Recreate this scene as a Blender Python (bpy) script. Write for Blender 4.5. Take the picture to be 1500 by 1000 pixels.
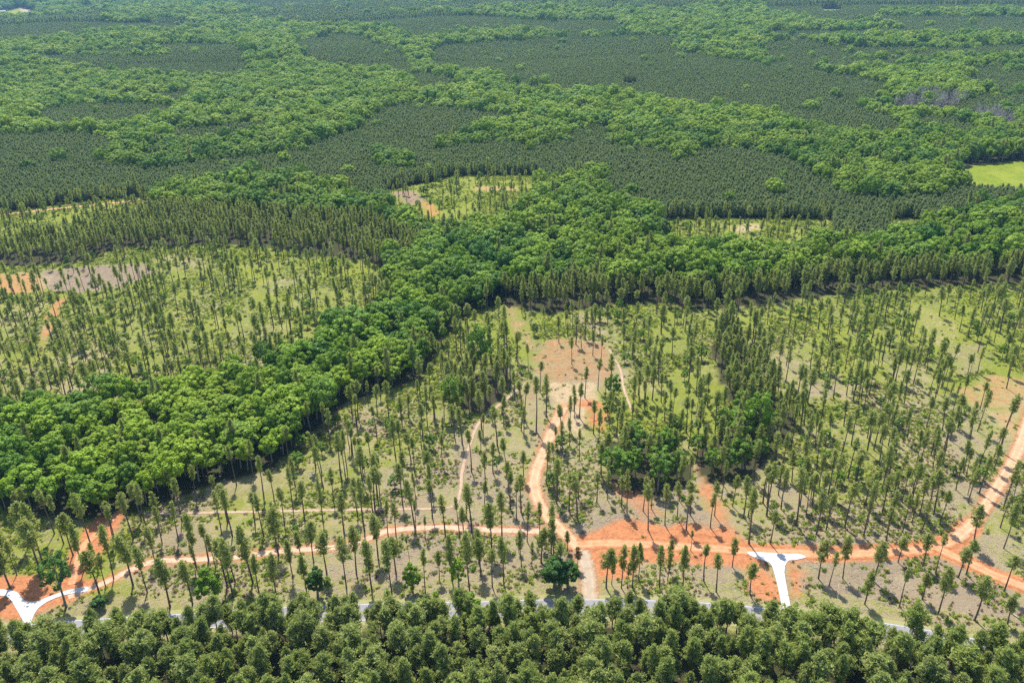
import bpy, math, random
import numpy as np
from mathutils import Matrix, Vector

for o in list(bpy.data.objects): bpy.data.objects.remove(o)
SC = bpy.context.scene
COL = SC.collection
rng = np.random.default_rng(11)
random.seed(11)

# ------------------------------------------------------------------ camera, sky, sun, exposure
CAM_H, F_PX, TILT, ROLL = 190.0, 1208.0, 25.45, 1.3
cam_d = bpy.data.cameras.new('camera'); cam = bpy.data.objects.new('camera', cam_d); COL.objects.link(cam)
cam_d.sensor_width = 36.0; cam_d.lens = 36.0*F_PX/1500.0; cam_d.clip_start = 1.0; cam_d.clip_end = 30000.0
CAM_M = Matrix.Translation((0, 0, CAM_H)) @ Matrix.Rotation(math.radians(90-TILT), 4, 'X') @ Matrix.Rotation(math.radians(-ROLL), 4, 'Z')
cam.matrix_world = CAM_M
SC.camera = cam
SUN_EL, SUN_AZ = math.radians(60), math.radians(-13)      # azimuth from +Y towards +X
world = bpy.data.worlds.new('World'); SC.world = world; world.use_nodes = True
wn = world.node_tree; bg = wn.nodes['Background']
sky = wn.nodes.new('ShaderNodeTexSky'); sky.sky_type = 'NISHITA'; sky.sun_disc = False
sky.sun_elevation = SUN_EL; sky.sun_rotation = SUN_AZ; sky.altitude = 200
wn.links.new(sky.outputs[0], bg.inputs[0]); bg.inputs[1].default_value = 0.15
sl = bpy.data.lights.new('sun', 'SUN'); sl.energy = 4.4; sl.angle = math.radians(0.53); sl.color = (1.0, 0.955, 0.88)
so = bpy.data.objects.new('sun', sl); COL.objects.link(so)
sdir = Vector((math.sin(SUN_AZ)*math.cos(SUN_EL), math.cos(SUN_AZ)*math.cos(SUN_EL), math.sin(SUN_EL)))
so.rotation_euler = sdir.to_track_quat('Z', 'Y').to_euler(); so.location = (0, 0, 400)
SC.view_settings.view_transform = 'Standard'; SC.view_settings.look = 'None'
SC.view_settings.exposure = 0.95; SC.view_settings.gamma = 1.0
SC.render.engine = 'CYCLES'
SC.cycles.max_bounces = 8; SC.cycles.diffuse_bounces = 5; SC.cycles.transmission_bounces = 4
SC.cycles.transparent_max_bounces = 6; SC.cycles.volume_bounces = 0; SC.cycles.glossy_bounces = 1
SC.cycles.use_denoising = False
HAZE = 0.000042

# ------------------------------------------------------------------ maths helpers
MW = np.array(CAM_M); MI = np.linalg.inv(MW)
def unproj(px, z=0.0):
    """points of the photograph (1500 x 1000) -> where they stand on the plane at height z"""
    p = np.atleast_2d(np.asarray(px, float))
    d = np.stack([(p[:, 0]-750)/F_PX, -(p[:, 1]-500)/F_PX, -np.ones(len(p))], 1) @ MW[:3, :3].T
    t = (z-CAM_H)/d[:, 2]
    return np.stack([d[:, 0]*t, d[:, 1]*t], 1)
def proj(P):
    P = np.atleast_2d(np.asarray(P, float)); q = P @ MI[:3, :3].T + MI[:3, 3]
    return np.stack([750+F_PX*q[:, 0]/-q[:, 2], 500-F_PX*q[:, 1]/-q[:, 2], -q[:, 2]], 1)
def hash2(ix, iy, s):
    h = np.sin(ix*127.1+iy*311.7+s*74.7)*43758.5453
    return h-np.floor(h)
def vnoise(x, y, sc, s=0):
    x = np.asarray(x)/sc; y = np.asarray(y)/sc
    ix, iy = np.floor(x), np.floor(y); fx, fy = x-ix, y-iy
    fx = fx*fx*(3-2*fx); fy = fy*fy*(3-2*fy)
    a, b, c, d = hash2(ix, iy, s), hash2(ix+1, iy, s), hash2(ix, iy+1, s), hash2(ix+1, iy+1, s)
    return (a*(1-fx)+b*fx)*(1-fy)+(c*(1-fx)+d*fx)*fy
def fbm(x, y, sc, s=0, o=3):
    v = 0; a = .5; n = 0
    for i in range(o):
        v = v+a*vnoise(x, y, sc, s+i*7); n += a; sc *= .47; a *= .55
    return v/n
def inside(pts, poly):
    x, y = pts[:, 0], pts[:, 1]; r = np.zeros(len(pts), bool); n = len(poly)
    bb = (x >= poly[:, 0].min()) & (x <= poly[:, 0].max()) & (y >= poly[:, 1].min()) & (y <= poly[:, 1].max())
    k = np.nonzero(bb)[0]
    if not len(k): return r
    xs, ys = x[k], y[k]; c = np.zeros(len(k), bool)
    for i in range(n):
        x0, y0 = poly[i]; x1, y1 = poly[(i+1) % n]
        if y0 == y1: continue
        m = ((y0 > ys) != (y1 > ys)) & (xs < (x1-x0)*(ys-y0)/(y1-y0)+x0); c ^= m
    r[k] = c
    return r
def seg_dist(pts, line):
    d = np.full(len(pts), 1e9)
    for i in range(len(line)-1):
        a, b = line[i], line[i+1]; ab = b-a
        t = np.clip(((pts-a) @ ab)/(ab @ ab+1e-9), 0, 1)
        d = np.minimum(d, np.linalg.norm(pts-(a+t[:, None]*ab), axis=1))
    return d
def terrain(x, y):
    r = np.clip((np.asarray(y)-650)/700, 0, 1); r = r*r*(3-2*r)
    return r*((fbm(x, y, 620, 3, 2)-.5)*26+(vnoise(x, y, 210, 9)-.5)*5)

# ------------------------------------------------------------------ the land, read off the photograph
# canopy edges are read at crown height (z = 13), ground edges at z = 0
def G(*p): return unproj(p, 0)
def K(*p): return unproj(p, 13)
ZONES = [  # later ones lie over earlier ones.  P plantation pine, H broadleaf, D dead grey, N open pines, T tall pines, X bare / field
 ('P', K((430,62),(480,48),(530,50),(560,62),(590,72),(602,92),(640,105),(690,115),(670,125),(620,128),(600,110),(560,98),(500,92),(450,88),(430,75))),
 ('P', K((625,75),(650,62),(720,55),(800,52),(900,52),(1000,55),(985,70),(1040,80),(1130,90),(1250,108),(1300,120),(1290,135),(1265,155),(1310,165),(1330,185),(1300,192),(1260,190),(1180,180),(1130,165),(1060,155),(990,148),(930,130),(880,128),(800,130),(740,125),(735,110),(690,100),(640,95))),
 ('P', K((530,175),(560,150),(610,143),(670,152),(720,158),(780,165),(740,175),(690,185),(640,200),(660,205),(740,200),(820,205),(830,190),(870,178),(900,178),(890,190),(900,205),(960,210),(1000,225),(1030,212),(1080,208),(1140,220),(1190,240),(1220,262),(1240,275),(1300,280),(1380,275),(1420,262),(1560,270),(1560,290),(1430,300),(1370,332),(1250,340),(980,326),(900,300),(850,285),(780,275),(560,285),(480,275),(400,262),(330,262),(300,268),(230,272),(150,290),(-60,318),(-60,240),(60,230),(150,232),(230,240),(300,228),(360,222),(420,215),(500,190))),
 ('H', K((545,225),(560,215),(600,217),(612,230),(605,238),(550,238))),
 ('H', K((640,200),(660,195),(680,205),(640,210))),
 ('H', K((690,185),(740,175),(780,165),(800,175),(820,190),(815,200),(780,208),(740,200))),
 ('P', K((400,32),(480,22),(740,25),(760,30),(900,32),(920,48),(830,52),(790,45),(700,45),(650,50),(620,60),(600,55),(570,40),(500,38))),
 ('P', K((310,-6),(500,5),(700,12),(860,12),(920,15),(900,22),(740,18),(500,22),(380,18))),
 ('P', K((1080,-20),(1600,-20),(1600,16),(1500,14),(1290,18),(1290,25),(1500,23),(1600,25),(1600,58),(1500,55),(1380,50),(1300,42),(1200,35),(1130,22))),
 ('P', K((1110,65),(1180,62),(1240,75),(1260,85),(1200,80))),
 ('P', K((1410,115),(1440,103),(1560,100),(1560,135),(1460,130))),
 ('P', K((1340,165),(1400,165),(1440,180),(1430,190),(1380,188),(1340,180))),
 ('P', K((-40,35),(90,25),(150,20),(165,28),(120,60),(-40,62))),
 ('P', K((60,150),(150,140),(240,145),(260,155),(190,178),(100,185),(40,178))),
 ('P', K((200,130),(270,125),(290,140),(260,150))),
 ('P', K((30,80),(130,82),(260,88),(240,96),(60,95))),
 ('P', K((-60,195),(110,190),(190,205),(130,232),(-60,240))),
 ('P', K((250,186),(330,176),(400,172),(380,190),(300,200),(240,205))),
 ('D', K((1312,146),(1340,132),(1400,130),(1420,140),(1400,150),(1320,153))),
 ('D', K((1425,155),(1490,160),(1480,178),(1425,166))),
 # the broadleaf drain across the middle, and the closed pines beside it
 ('H', K((232,262),(300,258),(380,248),(430,250),(500,265),(560,290),(600,310),(640,320),(700,300),(760,265),(800,258),(860,240),(895,243),(890,262),(860,275),(930,285),(960,300),(980,325),(1100,332),(1240,336),(1330,332),(1370,312),(1420,288),(1600,280),(1600,380),(1400,378),(1300,380),(1200,380),(1150,395),(1100,400),(980,410),(900,408),(850,400),(760,408),(700,430),(640,480),(560,540),(500,572),(440,600),(435,645),(300,690),(150,722),(100,732),(-60,715),(-60,600),(100,562),(200,548),(280,515),(360,484),(430,454),(510,428),(550,398),(560,378),(620,365),(600,330),(540,305),(470,290),(420,300),(330,290),(260,282))),
 ('T', K((-60,316),(60,322),(200,296),(240,290),(330,295),(430,305),(540,305),(600,335),(620,365),(560,368),(500,352),(400,340),(310,334),(180,340),(100,364),(-60,374))),
 ('T', K((720,408),(850,397),(980,407),(1100,400),(1150,388),(1250,378),(1400,374),(1600,370),(1600,398),(1400,400),(1250,405),(1150,422),(1090,432),(1030,438),(950,424),(850,428),(790,440),(720,432))),
 ('M', K((640,470),(700,424),(735,424),(715,460),(670,505),(640,545),(590,572),(520,592),(470,618),(440,660),(410,672),(420,625),(470,590),(560,545))),
 # the thinned stands
 ('N', G((-80,394),(100,386),(180,364),(310,357),(400,362),(530,380),(575,398),(565,470),(505,500),(440,525),(340,560),(260,582),(120,612),(-80,646))),
 ('N', G((-120,740),(0,742),(100,760),(200,752),(300,715),(400,686),(445,640),(505,592),(560,572),(618,554),(655,495),(700,455),(740,446),(800,462),(900,448),(960,445),(1030,455),(1100,448),(1180,436),(1300,424),(1400,420),(1700,414),(1750,1000),(1500,966),(1400,945),(1200,915),(1030,895),(700,895),(300,908),(-120,940))),
 ('N', G((562,278),(600,272),(640,266),(660,258),(790,256),(790,280),(770,310),(740,332),(690,350),(640,348),(590,328))),
 ('N', G((-60,320),(80,300),(150,292),(208,287),(224,318),(150,342),(60,362),(-60,378))),
 ('N', G((975,322),(1050,319),(1180,321),(1222,320),(1222,364),(1150,378),(1050,380),(975,376))),
 ('N', G((1300,322),(1350,319),(1352,350),(1300,352))),
 ('X', G((1400,252),(1430,240),(1500,236),(1600,236),(1600,290),(1500,292),(1450,286),(1400,280))),
 ('X', G((913,120),(933,119),(936,127),(916,128))),
 ('X', G((-12,19),(6,14),(30,11),(56,14),(60,24),(48,33),(-12,30))),
 ('X', G((1200,18),(1232,18),(1236,25),(1204,26))),
 # denser clumps left standing
 ('M', K((892,606),(950,600),(1000,616),(1030,640),(1008,676),(960,690),(903,664))),
 ('M', K((1030,620),(1066,592),(1092,556),(1130,586),(1140,630),(1084,662),(1040,660))),
 ('T', K((1040,475),(1078,440),(1100,480),(1128,530),(1172,570),(1150,606),(1080,560),(1050,510))),
 ('T', K((672,530),(705,512),(738,505),(740,545),(705,570),(670,560))),
 ('F', G((-300,945),(15,934),(99,929),(258,918),(355,911),(540,904),(720,902),(800,899),(920,900),(1030,904),(1120,912),(1210,922),(1295,934),(1405,953),(1500,973),(1800,1060),(1800,1300),(-300,1300))),
]
ROAD = unproj([(-330,962),(-150,944),(-60,935),(15,929),(99,921),(258,911),(355,904),(540,896),(720,892),(800,889.5),(920,890),(1030,894),(1120,902),(1210,912),(1295,924),(1405,943),(1500,963),(1600,990),(1750,1035)])
TRACKS = {   # name -> (points, width m, clay margin m, shade)
 'a': (unproj([(100,874),(128,863),(165,848),(190,835),(225,822),(260,820),(340,816),(420,806),(500,800),(540,788),(570,777),(640,772),(700,775),(760,777),(825,779)]), 3.9, 3.0, 0),
 'b': (unproj([(852,806),(838,792),(818,772),(795,745),(783,715),(785,690),(795,665),(805,640),(815,617),(826,596)]), 6.3, 2.0, 1),
 'c': (unproj([(864,890),(863,872),(862,850),(858,825),(852,806)]), 6.6, 2.5, 2),
 'd': (unproj([(845,797),(900,795),(1000,800),(1090,806),(1200,811),(1300,808),(1360,802),(1398,790),(1420,772)]), 6.2, 3.0, 3),
 'j': (unproj([(1398,790),(1430,760),(1455,722),(1475,692),(1490,662),(1502,630),(1514,596)]), 6.0, 1.6, 1),
 'e': (unproj([(1370,801),(1420,824),(1460,843),(1510,862),(1570,885),(1650,915)]), 6.0, 2.5, 3),
 'f': (unproj([(215,754),(240,752),(330,750),(430,748),(520,746),(600,745),(660,742),(674,720),(677,690),(690,645),(703,618),(732,592),(772,560)]), 2.2, 1.5, 4),
 'g': (unproj([(186,742),(170,754),(148,776),(122,800),(112,830),(104,856)]), 4.2, 3.5, 3),
 'h': (unproj([(-60,322),(0,315),(80,306),(130,301),(208,293)]), 4.5, 3.0, 1),
 'i': (unproj([(892,512),(908,540),(914,570),(926,602)]), 2.0, .8, 4),
}
CONCRETE = [  # white driveway aprons
 unproj([(-30,863),(2,863),(16,864),(26,868),(36,879),(46,881),(58,879),(76,872),(100,864),(128,859),(128,866),(106,869),(86,874),(68,882),(56,891),(50,900),(44,914),(36,912),(27,897),(18,882),(8,873),(-30,871)]),
 unproj([(1094,808),(1104,808),(1135,810),(1152,811),(1170,811),(1181,816),(1166,820),(1155,821),(1150,829),(1149,840),(1152,858),(1157,884),(1158,892),(1146,892),(1144,882),(1139,858),(1132,832),(1127,824),(1112,819),(1098,813)]),
]
CLAYS = [  # bare ground: (polygon, red clay, tan sand, grey)
 (G((842,800),(856,782),(880,770),(905,762),(960,764),(1010,768),(1060,768),(1098,796),(1125,806),(1120,830),(1090,842),(1060,834),(1000,826),(950,826),(915,845),(880,850),(872,880),(848,880),(850,830)), 1, .1, 0),
 (G((1096,822),(1126,828),(1142,880),(1110,876),(1090,850)), 1, 0, 0),
 (G((1150,824),(1172,836),(1182,866),(1170,880),(1156,880)), 1, 0, 0),
 (G((1014,676),(1036,678),(1050,720),(1072,760),(1095,790),(1060,800),(1035,760),(1022,720)), .75, .2, .1),
 (G((880,680),(915,690),(965,730),(985,760),(940,765),(900,720)), .55, .2, .3),
 (G((-20,846),(50,840),(92,858),(140,845),(150,856),(90,885),(58,900),(66,915),(20,915),(-20,905)), .95, .1, 0),
 (G((118,772),(150,748),(182,748),(176,772),(160,800),(128,842),(86,858),(98,830),(106,800)), .9, .1, 0),
 (G((776,500),(830,494),(890,502),(906,540),(890,574),(830,572),(780,558)), .40, .18, .5),
 (G((800,560),(880,562),(868,600),(850,645),(812,622)), .2, .9, 0),
 (G((848,588),(886,590),(888,632),(860,622)), .9, .1, 0),
 (G((760,560),(792,552),(800,640),(775,640)), .3, .2, .5),
 (G((1398,566),(1440,548),(1560,548),(1560,604),(1460,602),(1420,592)), .4, .4, .3),
 (G((1478,598),(1520,598),(1520,618),(1482,614)), 1, 0, 0),
 (G((1440,600),(1500,600),(1500,640),(1460,650)), .35, .5, .2),
 (G((1380,500),(1440,500),(1450,540),(1400,550)), .1, .3, .45),
 (G((-40,404),(50,398),(84,402),(70,428),(-40,432)), .5, .4, .1),
 (G((60,396),(210,384),(236,398),(185,418),(105,430),(66,424)), .05, .1, 1),
 (G((88,430),(104,430),(80,470),(66,510),(54,510),(66,466)), .65, .2, .1),
 (G((565,282),(610,278),(625,296),(600,302)), .3, .2, .7),
 (G((608,296),(632,296),(650,312),(630,318)), .55, .3, .1),
 (G((690,272),(760,272),(760,280),(690,280)), .4, .5, .1),
 (G((1060,330),(1120,326),(1120,338),(1066,342)), .1, .6, .2),
 (G((912,121),(934,119),(934,127),(916,129)), .1, 1, 0),
 (G((730,440),(760,445),(790,510),(770,520),(740,480)), .3, .3, .4),
 (G((1330,440),(1420,470),(1400,520),(1340,500)), .1, .35, .25),
 (G((300,700),(420,690),(420,730),(300,735)), .15, .2, .35),
 (G((30,8),(48,8),(46,22),(32,22)), 0, .8, .2),
]
def classify(pts):
    """zone letter for each ground point"""
    x, y = pts[:, 0], pts[:, 1]
    w = np.clip(np.hypot(x, y)/600, .35, .9)
    q = pts+np.stack([(fbm(x, y, 60, 21)-.5)*26*w, (fbm(x, y, 60, 22)-.5)*26*w], 1)
    z = np.full(len(pts), 'H'); z[y < 320] = 'N'
    band = fbm(x*.42+y*.05, y, 150, 31, 3)+(hash2(np.round(x*3), np.round(y*3), 5)-.5)*.10      # belts of pine among far broadleaf
    t_ = x/np.maximum(y, 1)
    z[(band > .55) & (y > 950) & ((t_ < -.30) | (t_ > .30) | (y > 2300))] = 'P'
    for k, poly in ZONES:
        z[inside(np.where((pts[:, 1] > 620)[:, None], pts+(q-pts)*.3, q) if k in 'PHDTMX' else pts+(q-pts)*.35, poly)] = k
    return z

# ------------------------------------------------------------------ materials
def new_mat(name):
    m = bpy.data.materials.new(name); m.use_nodes = True
    nt = m.node_tree; nt.nodes.clear()
    return m, nt, nt.nodes.new('ShaderNodeOutputMaterial')
def N(nt, t, **k):
    n = nt.nodes.new('ShaderNode'+t)
    for a, v in k.items(): setattr(n, a, v)
    return n
def mixc(nt, fac, a, b):
    n = N(nt, 'Mix', data_type='RGBA')
    for s, v in ((n.inputs['Factor'], fac), (n.inputs[6], a), (n.inputs[7], b)):
        if isinstance(v, (tuple, float, int)): s.default_value = v if not isinstance(v, tuple) else (*v, 1)
        else: nt.links.new(v, s)
    return n.outputs[2]
def mth(nt, op, a, b=None, clamp=False):
    n = N(nt, 'Math', operation=op, use_clamp=clamp)
    for s, v in ((n.inputs[0], a), (n.inputs[1], b)):
        if v is None: continue
        if isinstance(v, (float, int)): s.default_value = v
        else: nt.links.new(v, s)
    return n.outputs[0]
def ramp(nt, v, a, b, lo=0., hi=1.):
    n = N(nt, 'MapRange'); n.inputs[1].default_value = a; n.inputs[2].default_value = b
    n.inputs[3].default_value = lo; n.inputs[4].default_value = hi; nt.links.new(v, n.inputs[0])
    return n.outputs[0]
def noise(nt, vec, sc, det=4, rough=.6):
    n = N(nt, 'TexNoise'); n.inputs['Scale'].default_value = sc; n.inputs['Detail'].default_value = det
    n.inputs['Roughness'].default_value = rough; nt.links.new(vec, n.inputs['Vector'])
    return n.outputs['Fac']
def leaf_mat(name, c0, c1, c2, transl=.45, rough=.55, patch=90):
    """c0..c1: tree to tree; c2: young tips here and there"""
    m, nt, out = new_mat(name)
    oi = N(nt, 'ObjectInfo'); geo = N(nt, 'NewGeometry')
    col = mixc(nt, oi.outputs['Random'], c0, c1)
    big = noise(nt, oi.outputs['Location'], 1/patch, 2)
    col = mixc(nt, mth(nt, 'MULTIPLY', ramp(nt, big, .42, .62), .55), col, c2)
    hv = N(nt, 'HueSaturation'); nt.links.new(col, hv.inputs['Color'])
    nt.links.new(ramp(nt, geo.outputs['Random Per Island'], 0, 1, .72, 1.3), hv.inputs['Value'])
    d = N(nt, 'BsdfPrincipled'); d.inputs['Roughness'].default_value = rough; d.inputs['Specular IOR Level'].default_value = .25
    t = N(nt, 'BsdfTranslucent'); mx = N(nt, 'MixShader'); mx.inputs[0].default_value = transl
    nt.links.new(hv.outputs[0], d.inputs['Base Color'])
    tc = mixc(nt, .5, hv.outputs[0], (.16, .24, .02)); nt.links.new(tc, t.inputs['Color'])
    nt.links.new(d.outputs[0], mx.inputs[1]); nt.links.new(t.outputs[0], mx.inputs[2]); nt.links.new(mx.outputs[0], out.inputs[0])
    return m
def plain_mat(name, a, b, sc, rough=.85, bump=0):
    m, nt, out = new_mat(name)
    tc = N(nt, 'TexCoord'); v = tc.outputs['Object']
    d = N(nt, 'BsdfPrincipled'); d.inputs['Roughness'].default_value = rough
    nt.links.new(mixc(nt, ramp(nt, noise(nt, v, sc), .3, .7), a, b), d.inputs['Base Color'])
    nt.links.new(d.outputs[0], out.inputs[0])
    return m
M_PINE = leaf_mat('pine_needles', (.310, .355, .082), (.420, .430, .120), (.410, .425, .128), .64)
M_PLANT = leaf_mat('young_pine_needles', (.225, .280, .105), (.255, .310, .116), (.245, .290, .115), .55, patch=140)
M_FRONT = leaf_mat('dense_pine_needles', (.275, .325, .082), (.390, .425, .125), (.370, .430, .085), .60, patch=40)
M_BROAD = leaf_mat('broad_leaves', (.048, .150, .005), (.225, .355, .009), (.320, .410, .016), .36)
M_VALLEY = leaf_mat('valley_leaves', (.095, .225, .007), (.285, .410, .012), (.350, .440, .020), .36)
M_DARKB = leaf_mat('dark_leaves', (.060, .140, .022), (.085, .180, .026), (.085, .180, .026), .45)
M_CLUMP = leaf_mat('clump_leaves', (.085, .190, .016), (.170, .295, .018), (.190, .310, .022), .45)
M_BRIGHT = leaf_mat('bright_leaves', (.170, .320, .022), (.210, .350, .022), (.210, .350, .022), .5)
M_RUST = leaf_mat('rusty_needles', (.30, .17, .07), (.32, .19, .08), (.32, .19, .08), .4)
M_WEED = leaf_mat('weeds', (.200, .290, .022), (.350, .400, .045), (.270, .355, .028), .45, patch=25)
M_BARK = plain_mat('pine_bark', (.075, .055, .042), (.150, .115, .090), 3)
M_GREYB = plain_mat('grey_bark', (.16, .14, .12), (.26, .24, .21), 2)
M_DEAD = plain_mat('dead_wood', (.25, .22, .195), (.34, .305, .27), 2)
M_STICK = plain_mat('bleached_wood', (.24, .20, .155), (.40, .35, .29), .4)
M_WALL = plain_mat('house_wall', (.70, .68, .63), (.78, .76, .72), .3)
M_ROOF = plain_mat('house_roof', (.28, .27, .27), (.36, .35, .34), .6)

def ground_mat():
    m, nt, out = new_mat('ground')
    tc = N(nt, 'TexCoord'); v = tc.outputs['Object']
    at = N(nt, 'Attribute', attribute_name='zone'); sp = N(nt, 'SeparateColor'); nt.links.new(at.outputs['Color'], sp.inputs[0])
    clay, sand, grey = sp.outputs
    a2 = N(nt, 'Attribute', attribute_name='cover'); s2 = N(nt, 'SeparateColor'); nt.links.new(a2.outputs['Color'], s2.inputs[0])
    wood, lush, field = s2.outputs
    n1, n2, n3, n4 = noise(nt, v, .035, 4), noise(nt, v, .16, 5, .7), noise(nt, v, .9, 4, .7), noise(nt, v, 3.2, 3, .7)
    soil = mixc(nt, ramp(nt, n2, .35, .65), (.230, .172, .108), (.315, .248, .160))
    soil = mixc(nt, ramp(nt, n1, .42, .62), soil, (.235, .178, .112))
    straw = mixc(nt, ramp(nt, n4, .35, .65), (.235, .205, .085), (.335, .280, .145))
    grass = mixc(nt, ramp(nt, n3, .3, .7), (.130, .165, .016), (.235, .250, .034))
    g = mth(nt, 'ADD', mth(nt, 'ADD', mth(nt, 'MULTIPLY', n2, .75), mth(nt, 'MULTIPLY', n3, .65)), mth(nt, 'MULTIPLY', n4, .55))
    g = mth(nt, 'ADD', g, mth(nt, 'MULTIPLY', mth(nt, 'SUBTRACT', lush, .5), .95))
    base = mixc(nt, ramp(nt, g, .84, .96), soil, straw)
    base = mixc(nt, ramp(nt, g, .97, 1.10), base, grass)
    vo = N(nt, 'TexVoronoi'); vo.inputs['Scale'].default_value = .95; nt.links.new(v, vo.inputs['Vector'])       # pale slash left by the loggers
    fl = mth(nt, 'MULTIPLY', ramp(nt, vo.outputs['Distance'], .30, .16), ramp(nt, n1, .45, .56))
    base = mixc(nt, mth(nt, 'MULTIPLY', fl, .42), base, (0.330, 0.304, 0.264))
    base = mixc(nt, mth(nt, 'MULTIPLY', ramp(nt, n4, .53, .64), ramp(nt, n2, .40, .52)), base, (0.079, 0.069, 0.040))
    def lay(base, amt, ca, cb, k=1.0):
        e = mth(nt, 'ADD', amt, mth(nt, 'MULTIPLY', mth(nt, 'SUBTRACT', mth(nt, 'ADD', mth(nt, 'MULTIPLY', n2, .6), mth(nt, 'MULTIPLY', n3, .4)), .5), 1.3))
        c = mixc(nt, ramp(nt, n3, .32, .68), ca, cb)
        c = mixc(nt, mth(nt, 'MULTIPLY', ramp(nt, noise(nt, v, .33, 5, .72), .47, .63), .6), c, tuple(q*.62 for q in ca))
        return mixc(nt, mth(nt, 'MULTIPLY', ramp(nt, e, .25, .7), k), base, c)
    base = lay(base, grey, (.190, .142, .092), (.275, .212, .145))
    base = lay(base, sand, (0.343, 0.244, 0.125), (0.422, 0.330, 0.205))
    base = lay(base, clay, (.395, .140, .055), (.465, .215, .098))
    base = mixc(nt, field, base, mixc(nt, ramp(nt, mth(nt, 'ADD', mth(nt, 'MULTIPLY', n1, .5), mth(nt, 'MULTIPLY', n2, .5)), .42, .58), (.125, .175, .012), (.200, .225, .024)))
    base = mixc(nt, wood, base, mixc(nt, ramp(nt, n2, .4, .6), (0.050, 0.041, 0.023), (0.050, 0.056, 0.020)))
    d = N(nt, 'BsdfPrincipled'); d.inputs['Roughness'].default_value = .95; d.inputs['Specular IOR Level'].default_value = .1
    nt.links.new(base, d.inputs['Base Color'])
    b = N(nt, 'Bump'); b.inputs['Strength'].default_value = .9; b.inputs['Distance'].default_value = .8
    nt.links.new(mth(nt, 'ADD', n3, mth(nt, 'MULTIPLY', n4, .4)), b.inputs['Height']); nt.links.new(b.outputs[0], d.inputs['Normal'])
    nt.links.new(d.outputs[0], out.inputs[0])
    return m
def track_mat(name, edge, mid, rut, faint=0.):
    """across: -1..1 over the width; ragged edges let the ground through"""
    m, nt, out = new_mat(name)
    tc = N(nt, 'TexCoord'); v = tc.outputs['Object']
    at = N(nt, 'Attribute', attribute_name='across'); ac = mth(nt, 'ABSOLUTE', at.outputs['Fac'])
    n1, n2, n3 = noise(nt, v, .1, 4), noise(nt, v, .6, 5, .7), noise(nt, v, 2.5, 3)
    c = mixc(nt, ramp(nt, mth(nt, 'ADD', ac, mth(nt, 'MULTIPLY', n2, .5)), .55, 1.1), mid, edge)
    r = mth(nt, 'ABSOLUTE', mth(nt, 'SUBTRACT', mth(nt, 'ADD', ac, mth(nt, 'MULTIPLY', mth(nt, 'SUBTRACT', n1, .5), .25)), .36))
    c = mixc(nt, mth(nt, 'MULTIPLY', ramp(nt, r, .16, .03), ramp(nt, n2, .3, .6)), c, rut)
    c = mixc(nt, mth(nt, 'MULTIPLY', ramp(nt, n3, .5, .75), .35), c, edge)
    c = mixc(nt, mth(nt, 'MULTIPLY', ramp(nt, noise(nt, v, .28, 5, .75), .46, .64), .6), c, tuple(q*.72 for q in edge))
    d = N(nt, 'BsdfPrincipled'); d.inputs['Roughness'].default_value = .95; d.inputs['Specular IOR Level'].default_value = .1
    nt.links.new(c, d.inputs['Base Color'])
    tr = N(nt, 'BsdfTransparent'); mx = N(nt, 'MixShader')
    a = ramp(nt, mth(nt, 'ADD', ac, mth(nt, 'MULTIPLY', mth(nt, 'SUBTRACT', n2, .5), 1.7)), .66-faint, .96-faint*.6)
    nt.links.new(a, mx.inputs[0]); nt.links.new(d.outputs[0], mx.inputs[1]); nt.links.new(tr.outputs[0], mx.inputs[2])
    nt.links.new(mx.outputs[0], out.inputs[0])
    return m
M_TRACK = [track_mat('clay_track', (0.374, 0.211, 0.122), (0.449, 0.313, 0.211), (0.490, 0.374, 0.272)),
           track_mat('sandy_track', (.390, .200, .105), (.455, .275, .160), (.500, .345, .225)),
           track_mat('gravel_track', (0.340, 0.224, 0.136), (0.320, 0.258, 0.184), (0.374, 0.299, 0.218)),
           track_mat('red_track', (.39, .150, .060), (.460, .230, .115), (.480, .280, .165)),
           track_mat('faint_track', (.30, .20, .125), (.36, .26, .175), (.40, .31, .22), .22)]
M_ASPH = plain_mat('asphalt', (0.170, 0.163, 0.167), (0.211, 0.201, 0.201), .7)
M_PAINT = plain_mat('white_paint', (0.449, 0.442, 0.422), (0.530, 0.524, 0.503), 2)
M_YELLOW = plain_mat('yellow_paint', (0.394, 0.292, 0.068), (0.449, 0.340, 0.095), 2)
def concrete_mat():
    m, nt, out = new_mat('concrete'); tc = N(nt, 'TexCoord'); v = tc.outputs['Object']
    c = mixc(nt, ramp(nt, noise(nt, v, .5, 5, .7), .35, .65), (.37, .362, .345), (.47, .465, .45))
    c = mixc(nt, mth(nt, 'MULTIPLY', ramp(nt, noise(nt, v, .25, 5, .7), .54, .7), .6), c, (.40, .27, .17))
    b = N(nt, 'TexBrick'); b.offset = 0; b.inputs['Scale'].default_value = .28; b.inputs['Mortar Size'].default_value = .012; b.inputs['Brick Width'].default_value = 1; b.inputs['Row Height'].default_value = 1
    nt.links.new(v, b.inputs['Vector']); c = mixc(nt, mth(nt, 'MULTIPLY', b.outputs['Fac'], .6), c, (.22, .21, .19))
    d = N(nt, 'BsdfPrincipled'); d.inputs['Roughness'].default_value = .85; nt.links.new(c, d.inputs['Base Color']); nt.links.new(d.outputs[0], out.inputs[0])
    return m
M_CONC = concrete_mat()
M_VERGE = plain_mat('verge', (0.245, 0.204, 0.102), (0.204, 0.211, 0.054), .5)

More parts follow.
